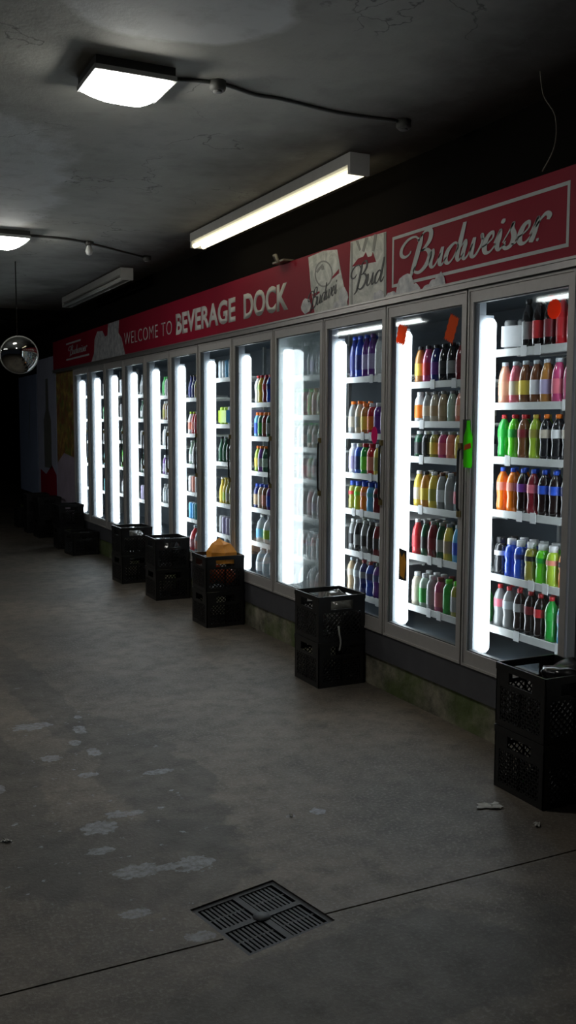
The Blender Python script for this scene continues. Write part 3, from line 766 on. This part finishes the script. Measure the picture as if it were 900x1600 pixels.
# ------------------------------------------------------------------ posters
def poster(name, label, y0, y1, z0, z1, m, X=WX + .022):
    t = thing(name, label, 'poster', (0, 0, 0)); bx('sheet', (X, X + .008, y0, y1, z0, z1), m, t); return t
p = poster('fruit_poster', 'narrow green and brown fruit poster beside the farthest cooler', YE + .04, 13.42, .35, 2.24, 'fruit')
bm = B(); flat(bm, [(YE + .04, .35), (13.42, .35), (13.42, 1.0), (13.0, 1.15), (YE + .04, 1.1)], WX + .0205, .001); obj('lilac_lower_area', bm, 'lilac', p)
bm = B(); flat(bm, blob(12.9, 1.9, .22, .30, 5), WX + .0205, .001); flat(bm, blob(12.85, 1.4, .18, .2, 6), WX + .0205, .001); obj('fruit_picture', bm, 'fruit_shape', p)
p = poster('bottle_poster', 'pale grey poster with dark bottle shape and red lower corner, beyond the fruit poster', 13.46, 14.75, .42, 2.50, 'palegrey')
bm = B(); flat(bm, [(14.3, .9), (13.8, .9), (13.8, 1.6), (13.95, 1.75), (13.97, 2.2), (14.13, 2.2), (14.15, 1.75), (14.3, 1.6)], WX + .0205, .001); obj('bottle_picture', bm, 'print_dark', p)
bm = B(); flat(bm, [(14.6, .45), (13.5, .45), (13.5, .82), (13.8, .95), (14.2, .80), (14.6, .86)], WX + .0205, .001); obj('red_area', bm, 'red', p)
p = poster('plain_poster', 'blue-grey wall board at the far dark end beyond the posters', 14.80, 16.27, .45, 2.30, 'bluegrey')
bm = B(); flat(bm, [(15.5, 1.3), (15.35, 1.9), (15.31, 1.9), (15.45, 1.3)], WX + .0205, .001); obj('dark_streak', bm, 'print_dark', p)
p = poster('red_wall_poster', 'red wall board with white lower half right of the nearest cooler', 2.10, 3.062, .35, 1.76, 'red')
bx('white_area', (WX + .020, WX + .022, 2.10, 3.062, .35, .955), 'paper', p)
text_mesh('RT', WX + .0185, 3.055, 2.95, .70, .70, .05, 'ink', 'lettering', p)
bm = B()
for a in range(20):
    a0, a1 = PI * (.25 + 1.5 * a / 20), PI * (.25 + 1.5 * (a + 1) / 20)
    flat(bm, [(2.93 - .10 * cos(a0), .74 + .10 * sin(a0)), (2.93 - .10 * cos(a1), .74 + .10 * sin(a1)), (2.93 - .107 * cos(a1), .74 + .107 * sin(a1)), (2.93 - .107 * cos(a0), .74 + .107 * sin(a0))], WX + .019, .0008)
obj('ring_print', bm, 'print_dark', p)

# ------------------------------------------------------------------ tags on the glass
def star(cy, cz, ry, rz, n, dep, rot=0):
    out = []
    for k in range(2 * n):
        a = PI * k / n; r = 1 if k % 2 == 0 else 1 - dep
        x, y = ry * r * cos(a), rz * r * sin(a)
        out.append((cy + x * cos(rot) - y * sin(rot), cz + x * sin(rot) + y * cos(rot)))
    return out
def zigsheet(cy, cz, w, h, rot, teeth=5, dep=.013):
    pts = []
    for k in range(teeth * 2 + 1): pts.append((-w / 2 + w * k / (teeth * 2), h / 2 - (dep if k % 2 else 0)))
    pts += [(w / 2 - (dep * .4 if k % 2 else 0), h / 2 - h * k / 8) for k in range(1, 8)]
    for k in range(teeth * 2 + 1): pts.append((w / 2 - w * k / (teeth * 2), -h / 2 + (dep if k % 2 else 0)))
    pts += [(-w / 2 + (dep * .4 if k % 2 else 0), -h / 2 + h * k / 8) for k in range(1, 8)]
    return [(cy - (x * cos(rot) - y * sin(rot)), cz + x * sin(rot) + y * cos(rot)) for x, y in pts]
TX = WX + .0105
def gtag(name, pts, m, label, X=TX):
    bm = B(); flat(bm, pts, X, .0012); return tag(obj(name, bm, m), label, 'tag', 'tags on the cooler glass')
gtag('jagged_tag', zigsheet(4.535, 2.072, .095, .115, -.28), 'tag_orange', 'jagged orange card on the second cooler glass, top left corner')
gtag('jagged_tag', zigsheet(4.065, 2.065, .085, .145, -.42), 'tag_orange', 'jagged orange card on the second cooler glass, top right corner')
gtag('round_tag', star(3.30, 2.085, .045, .045, 14, .06), 'tag_red', 'round red-orange card at top right of the nearest cooler glass')
gtag('oval_tag', star(4.815, 1.508, .035, .052, 16, .05), 'tag_pink', 'bright pink oval card at right edge of the third cooler glass')
ct = thing('price_card', 'black and amber card at lower left of the second cooler glass', 'tag', (0, 0, 0))
bm = B(); flat(bm, [(4.530, .69), (4.448, .69), (4.448, .862), (4.530, .872)], TX, .0012); obj('card', bm, 'ink', ct)
bm = B(); flat(bm, [(4.515, .715), (4.47, .70), (4.455, .80), (4.475, .85), (4.50, .82), (4.52, .855)], TX - .001, .0008)
obj('amber_print', bm, 'amber_print', ct)
hg = thing('hanging_tag', 'green bottle-shaped tag hanging at the left edge of the nearest cooler', 'tag', (WX - .034, 3.846, 1.36))
bm = B(); pr = [(.030, 0), (.036, .02), (.033, .07), (.037, .12), (.034, .155), (.014, .20), (.011, .235)]
flat(bm, [(r, z) for r, z in pr] + [(-r, z) for r, z in pr[::-1]], 0, .003); obj('bottle_shape', bm, 'tag_green', hg)
bm = B(); flat(bm, [(.030, .085), (-.028, .10), (-.024, .125), (.026, .112)], -.001, .001); obj('label_print', bm, 'tag_orange', hg)

# ------------------------------------------------------------------ lamps on the ceiling
def flood(x0, x1, y0, y1, label):
    cx, cy = (x0 + x1) / 2, (y0 + y1) / 2; hw, hd = (x1 - x0) / 2, (y1 - y0) / 2
    t = thing('canopy_light', label, 'ceiling light', (cx, cy, CZ), 0, 'square flood lights on the ceiling')
    bm = B()
    for z0, z1, s in ((-.036, 0, .97),): box(bm, -hw * s, hw * s, -hd * s, hd * s, z0, z1)
    obj('housing', bm, 'conduit', t)
    bm = B()
    box(bm, -hw, hw, -hd, -hd + .018, -.055, -.035); box(bm, -hw, hw, hd - .018, hd, -.055, -.035)
    box(bm, -hw, -hw + .018, -hd + .018, hd - .018, -.055, -.035); box(bm, hw - .018, hw, -hd + .018, hd - .018, -.055, -.035)
    obj('frame', bm, 'white', t)
    bm = B(); rings = []
    for s, z in ((.93, -.040), (.93, -.054), (.72, -.080), (.42, -.108), (.12, -.125)):
        rings.append([bm.verts.new((sx * hw * s, sy * hd * s, z)) for sx, sy in ((-1, -1), (1, -1), (1, 1), (-1, 1))])
    for a, b in zip(rings, rings[1:]):
        for k in range(4): bm.faces.new((a[k], a[(k + 1) % 4], b[(k + 1) % 4], b[k]))
    bm.faces.new(rings[-1]); bm.faces.new(rings[0])
    obj('lens', bm, 'flood_lens', t)
    return t
flood(1.005, 1.345, 3.80, 4.10, 'glowing square flood light on the ceiling, nearest one')
flood(1.12, 1.46, 7.46, 7.78, 'glowing square flood light farther along the ceiling, cut by the picture edge'.replace(', cut by the picture edge', ' past the peeling patch'))
def strip(x, y0, y1, zt, lit, label, cat='ceiling light'):
    L = y1 - y0
    t = thing('fluorescent_fixture', label, cat, (x, y0, zt), 0, 'fluorescent strip fixtures along the ceiling')
    bm = B(); v = []
    for yy in (0, L):
        v.append([bm.verts.new(p) for p in ((-.060, yy, 0), (.060, yy, 0), (.060, yy, -.062), (.045, yy, -.070), (-.045, yy, -.070), (-.060, yy, -.062))])
    for k in range(6): bm.faces.new((v[0][k], v[0][(k + 1) % 6], v[1][(k + 1) % 6], v[1][k]))
    bm.faces.new(v[0][::-1]); bm.faces.new(v[1])
    obj('channel', bm, 'fixture', t)
    for sx in (-.035, .035):
        bm = B(); tube(bm, [(sx, .03, -.096), (sx, L - .03, -.096)], .018, 12); obj('tube', bm, {1: 'tube', 2: 'tube_cool', 0: 'tube_off'}[lit], t)
    for yy in (0, L - .03):
        bm = B(); box(bm, -.0605, .0605, yy - .004, yy + .022, -.112, -.001); obj('end_socket', bm, 'fixture', t)
    if zt < CZ - .01:
        for yy in (.4, L - .4):
            bm = B(); tube(bm, [(0, yy, 0), (0, yy, CZ - zt)], .005, 6); obj('hanger', bm, 'cable', t)
    return t
strip(2.63, 4.53, 7.00, 3.02, 1, 'lit double-tube fluorescent strip light in front of the red sign')
strip(2.60, 8.80, 11.25, 3.02, 0, 'unlit fluorescent strip light farther along the ceiling, beyond the lit one')
strip(-1.18, 5.75, 8.19, 3.0, 2, 'lit strip light mirrored in the glass of the nearest cooler')
strip(-1.18, 10.35, 12.79, 3.0, 2, 'lit strip light mirrored in the glass of the second and third coolers')
# conduits and boxes
def conduit(pts, r, label, name='ceiling_cable', m='conduit'):
    bm = B(); tube(bm, catmull(pts, 5), r, 6); return tag(obj(name, bm, m), label, 'cable')
z = CZ - .008
conduit([(1.33, 3.92, z), (1.55, 3.87, z), (1.75, 3.93, z), (1.88, 3.93, z), (2.2, 3.98, z), (2.50, 3.96, z)], .008, 'thin cable running along the ceiling from the nearest flood light')
conduit([(1.46, 7.60, z), (1.75, 7.60, z), (1.97, 7.71, z), (2.3, 7.95, z), (2.56, 8.14, z)], .010, 'thin cable on the ceiling beside the far flood light')
def jbox(x, y, label, name='junction_box'):
    t = thing(name, label, 'junction box', (x, y, CZ))
    bm = B(); lathe(bm, [(0, -.04), (.03, -.04), (.036, -.03), (.036, 0), (0, 0)], 10); obj('box', bm, 'conduit', t)
    bm = B(); lathe(bm, [(0, -.046), (.02, -.046), (.02, -.04), (0, -.04)], 10); obj('cover', bm, 'cable', t)
jbox(2.54, 3.96, 'dark round junction box on the ceiling near the lit strip light')
jbox(1.55, 3.87, 'small cable clamp box on the ceiling beside the nearest flood light')
lb = thing('lamp_holder', 'small white bulb in a holder on the far ceiling cable', 'light bulb', (1.96, 7.68, CZ))
bm = B(); lathe(bm, [(0, -.03), (.03, -.03), (.04, 0), (0, 0)], 12); obj('socket', bm, 'conduit', lb)
bm = B(); lathe(bm, [(0, -.11), (.022, -.10), (.032, -.075), (.022, -.045), (.014, -.03), (0, -.03)], 12); obj('bulb', bm, 'white', lb)
jbox(2.58, 8.12, 'small dark junction box at the end of the far ceiling cable')
bm = B(); tube(bm, catmull([(2.69, 3.17, CZ), (2.72, 3.18, 2.93), (2.75, 3.14, 2.84), (2.82, 3.22, 2.75), (2.862, 3.34, 2.68)], 6), .0028, 6)
tag(obj('hanging_wire', bm, 'wire'), 'thin pale wire dangling from the ceiling above the red sign', 'wire')

# convex mirror hung from the ceiling
mr = thing('convex_mirror', 'round convex mirror hanging over the far end, reflecting the lamps', 'mirror', (1.60, 8.84, 2.18))
d = (Vector((0, 0, H)) - Vector((1.60, 8.84, 2.18))).normalized()
mr.rotation_euler = (Vector((d.x + .15, d.y, d.z - .1)).normalized()).to_track_quat('Z', 'Y').to_euler()
bm = B(); Rm = .165; lathe(bm, [(Rm * sin(a), .075 * cos(a)) for a in [PI / 2 * (1 - k / 12) for k in range(13)]], 32); obj('mirror_face', bm, 'mirror', mr)
bm = B(); lathe(bm, [(.163, .004), (.170, .006), (.173, 0), (.170, -.010), (.10, -.03), (0, -.035)], 32); obj('rim', bm, 'mirror_back', mr)
bpy.context.view_layer.update()
inv = mr.matrix_world.inverted()
bm = B(); tube(bm, [inv @ Vector((1.60, 8.87, 2.18)), inv @ Vector((1.60, 8.92, 2.3)), inv @ Vector((1.60, 8.92, CZ))], .005, 6); obj('rod', bm, 'darkwall', mr)

# ------------------------------------------------------------------ crates
def crate_mesh():
    bm = B(); s, h, tk = .158, .275, .006
    # rim, base band, corners
    for sgn in (-1, 1):
        for ax in (0, 1):
            def q(a0, a1, t0, t1, z0, z1):
                if ax == 0: box(bm, min(t0, t1), max(t0, t1), a0, a1, z0, z1)
                else: box(bm, a0, a1, min(t0, t1), max(t0, t1), z0, z1)
            o_, i_ = sgn * s, sgn * (s - tk)
            q(-s, s, sgn * (s + .004), i_, h - .030, h)           # top rim
            q(-s, s, o_, i_, h - .100, h - .082)                    # bar under the hand hole
            q(-s, -.075, o_, i_, h - .082, h - .030); q(.075, s, o_, i_, h - .082, h - .030)
            q(-s, s, o_, i_, 0, .028)
            q(-s, -s + .030, o_, i_, .028, h - .1); q(s - .030, s, o_, i_, .028, h - .1)
            q(-.006, .006, o_, i_, .028, h - .1)
            # lattice
            a0, a1, z0, z1 = -s + .030, s - .030, .028, h - .100
            for dr in (1, -1):
                for k in range(-10, 22):
                    c0 = a0 + k * .030
                    # line a = c0 + (z - z0) * dr
                    pts = []
                    za, zb_ = z0, z1
                    aa, ab = (c0, c0 + (z1 - z0)) if dr == 1 else (c0 + (z1 - z0), c0)
                    # clip
                    t0_, t1_ = 0., 1.
                    da = ab - aa
                    for lim, sg_ in ((a0, 1), (a1, -1)):
                        va, vb = (aa - lim) * sg_, (ab - lim) * sg_
                        if va < 0 and vb < 0: t0_, t1_ = 1, 0; break
                        if va < 0: t0_ = max(t0_, va / (va - vb))
                        if vb < 0: t1_ = min(t1_, va / (va - vb))
                    if t1_ - t0_ < .08: continue
                    p0 = (aa + da * t0_, za + (zb_ - za) * t0_); p1 = (aa + da * t1_, za + (zb_ - za) * t1_)
                    ca_, cz_ = (p0[0] + p1[0]) / 2, (p0[1] + p1[1]) / 2
                    hl = math.hypot(p1[0] - p0[0], p1[1] - p0[1]) / 2
                    ux, uz = (p1[0] - p0[0]) / 2 / hl, (p1[1] - p0[1]) / 2 / hl
                    tc = sgn * (s - tk / 2)
                    wv_ = .0035
                    if ax == 0: obox(bm, (tc, ca_, cz_), (tk / 2, 0, 0), (0, ux * hl, uz * hl), (0, -uz * wv_, ux * wv_))
                    else: obox(bm, (ca_, tc, cz_), (0, tk / 2, 0), (ux * hl, 0, uz * hl), (-uz * wv_, 0, ux * wv_))
    for k in range(11):
        a = -s + .012 + k * (2 * s - .024) / 10
        box(bm, a - .005, a + .005, -s + tk, s - tk, .004, .012); box(bm, -s + tk, s - tk, a - .005, a + .005, .006, .010)
    bmesh.ops.recalc_face_normals(bm, faces=bm.faces)
    me = bpy.data.meshes.new('milk_crate'); bm.to_mesh(me); bm.free(); me.materials.append(MT['crate']); return me
CM = crate_mesh()
def crate(x, y, z, rz, label):
    o = bpy.data.objects.new('milk_crate', CM); C.objects.link(o); o.location = (x, y, z); o.rotation_euler = (0, 0, rz)
    return tag(o, label, 'crate', 'black milk crates along the foot of the coolers')
def lump(name, loc, rx, ry, rz, m, label, cat='bag', seed=0, amp=.25, fr=6):
    bm = B(); bmesh.ops.create_icosphere(bm, subdivisions=4, radius=1)
    for v in bm.verts:
        n = noise.noise(v.co * 1.3 + Vector((seed, 0, 0))) * amp + abs(noise.noise(v.co * fr * .5 + Vector((0, seed, 0)))) * amp * .6
        v.co *= 1 + n; v.co = Vector((v.co.x * rx, v.co.y * ry, max(v.co.z, -.85) * rz))
    for f in bm.faces: f.smooth = True
    o = obj(name, bm, m, None, loc); return tag(o, label, cat)
HC = .277
stacks = [  # centre x, y, rotation
 (2.738, 3.06, .0), (2.739, 5.03, .0), (2.738, 6.87, .0), (2.736, 8.10, -.01), (2.70, 9.08, .04)]
nmz = ['nearest stack at right of the row', 'second stack, in front of the third cooler', 'third stack, holding orange plastic', 'fourth stack, left of the orange plastic', 'fifth stack, farther along the coolers']
for (x, y, a), n in zip(stacks, nmz):
    crate(x, y, .0, a, 'lower black milk crate of the ' + n)
    crate(x, y, HC, a + random.uniform(-.03, .03), 'upper black milk crate of the ' + n)
crate(2.71, 11.22, 0, .1, 'single black milk crate on the floor in front of the tall far stack')
crate(2.70, 11.85, 0, -.05, 'lower black milk crate of the sixth stack, behind a single crate')
crate(2.70, 11.85, HC, .04, 'upper black milk crate of the sixth stack, behind a single crate')
crate(2.70, 13.1, 0, .05, 'lower black milk crate below the fruit poster')
crate(2.70, 13.1, HC, .02, 'upper black milk crate below the fruit poster')
crate(2.68, 13.75, 0, -.03, 'lower black milk crate below the bottle poster')
crate(2.68, 13.75, HC, -.03, 'upper black milk crate below the bottle poster')
crate(2.68, 14.5, 0, .03, 'farthest black milk crate, alone in the dark beyond the stacks')
lump('garbage_bag', (2.79, 2.99, .50), .105, .11, .085, 'blackbag', 'black plastic bag bulging from the top crate of the nearest stack', seed=3)
lump('garbage_bag', (2.77, 5.02, .42), .11, .11, .12, 'greybag', 'smoky crumpled plastic bag inside the top crate of the second stack', seed=8, amp=.35)
lump('garbage_bag', (2.735, 8.09, .42), .11, .11, .11, 'blackbag', 'dark crumpled bag in the top crate of the fourth stack', seed=12, amp=.35)
lump('garbage_bag', (2.70, 9.07, .41), .11, .11, .11, 'greybag', 'grey crumpled bag in the top crate of the fifth stack', seed=15, amp=.35)
# orange plastic, folded peak over two rounded lumps
op = thing('orange_bag', 'bright orange crumpled plastic bag poking out of the third crate stack', 'bag', (2.745, 6.84, HC + .012))
bm = B()
pts0 = [(.10, .085), (.0, .105), (-.09, .07), (-.10, -.06), (.0, -.12), (.10, -.10)]
r1 = [bm.verts.new((x, y, .20)) for x, y in pts0]; r2 = [bm.verts.new((x * .97, y * .97, .285)) for x, y in pts0]
r3 = [bm.verts.new((x * .60, y * .6, .345)) for x, y in pts0]; tp = bm.verts.new((.0, .01, .385))
for a, b in ((r1, r2), (r2, r3)):
    for k in range(6): bm.faces.new((a[k], a[(k + 1) % 6], b[(k + 1) % 6], b[k]))
for k in range(6): bm.faces.new((r3[k], r3[(k + 1) % 6], tp))
bm.faces.new(r1[::-1])
bmesh.ops.subdivide_edges(bm, edges=bm.edges[:], cuts=3, use_grid_fill=True)
for v in bm.verts: v.co += Vector((noise.noise(v.co * 14), noise.noise(v.co * 14 + Vector((5, 0, 0))), noise.noise(v.co * 14 + Vector((0, 7, 0))))) * .010
obj('peak', bm, 'orangebag', op)
for k, (x, y, z, r) in enumerate(((-.055, -.035, .125, .062), (-.05, .05, .09, .065), (.04, -.03, .09, .07))):
    bm = B(); bmesh.ops.create_icosphere(bm, subdivisions=3, radius=r)
    for v in bm.verts: v.co *= 1 + noise.noise(v.co * 22 + Vector((k, 0, 0))) * .15; v.co += Vector((x, y, z))
    for f in bm.faces: f.smooth = True
    obj('fold', bm, 'orangered', op)
# pale strap hanging on the second stack
bm = B(); S = catmull([(2.596, 5.0, .33), (2.588, 4.995, .29), (2.590, 4.985, .25), (2.592, 4.99, .20)], 5)
bm.free()
bm = B(); tube(bm, catmull([(2.71, 4.862, .37), (2.71, 4.852, .33), (2.722, 4.855, .27), (2.716, 4.862, .22)], 5), .006, 6)
tag(obj('hanging_strap', bm, 'litter'), 'short pale strap hanging down the front of the second crate stack', 'strap')

# litter on the floor
def scrap(x, y, s, seed, label, name='paper_scrap'):
    bm = B(); n = 6; g_ = [[None] * (n + 1) for _ in range(n + 1)]
    for a in range(n + 1):
        for b in range(n + 1):
            px, py = (a / n - .5) * s, (b / n - .5) * s * .55
            px += noise.noise(Vector((a * .7, b * .7, seed))) * s * .25; py += noise.noise(Vector((a * .7, b * .7, seed + 9))) * s * .25
            g_[a][b] = bm.verts.new((px, py, .002 + abs(noise.noise(Vector((a * .9, b * .9, seed + 3)))) * .012))
    for a in range(n):
        for b in range(n): bm.faces.new((g_[a][b], g_[a + 1][b], g_[a + 1][b + 1], g_[a][b + 1]))
    r = bmesh.ops.extrude_face_region(bm, geom=bm.faces[:])
    for e in r['geom']:
        if isinstance(e, bmesh.types.BMVert): e.co.z += .001
    o = obj(name, bm, 'litter', None, (x, y, 0)); o.rotation_euler = (0, 0, seed)
    return tag(o, label, 'litter')
scrap(2.415, 3.035, .095, 2.6, 'trodden white paper scrap on the floor left of the nearest crates')
scrap(2.468, 2.805, .040, 4.1, 'small pale scrap on the floor in front of the nearest crates')
scrap(1.63, 3.305, .022, 1.2, 'tiny white crumb of litter on the open floor above the drain')
scrap(.555, 3.559, .035, 5.5, 'small dark-edged scrap on the floor at the left')

for o in list(C.objects):
    if o.name.startswith('cooler_bay'):
        i = BAYL.index(o['label']); recenter(o, (WX, Y0 + i * W + W / 2, ZB))
    elif o.name == 'banner_sign': recenter(o, (WX, (SYR + SYL) / 2, SZ0))
    elif o.name == 'price_card': recenter(o, (TX, 4.49, .69))
    elif o.name.endswith('_poster') and o.get('category') == 'poster':
        c = o.children[0]; b = [Vector(v) for v in c.bound_box]
        recenter(o, (b[0].x, (min(v.y for v in b) + max(v.y for v in b)) / 2, min(v.z for v in b)))
# ------------------------------------------------------------------ world and view
w = bpy.data.worlds.new('night'); scn.world = w; w.use_nodes = True
w.node_tree.nodes['Background'].inputs[0].default_value = (.5, .6, .8, 1)
w.node_tree.nodes['Background'].inputs[1].default_value = .012
vs = scn.view_settings
scn.display_settings.display_device = 'sRGB'
vs.view_transform = 'Standard'; vs.look = 'None'; vs.exposure = 0; vs.gamma = 1; vs.use_curve_mapping = False
scn.cycles.max_bounces = 8; scn.cycles.transparent_max_bounces = 24
scn.cycles.use_denoising = True
scn.cycles.sample_clamp_indirect = 4
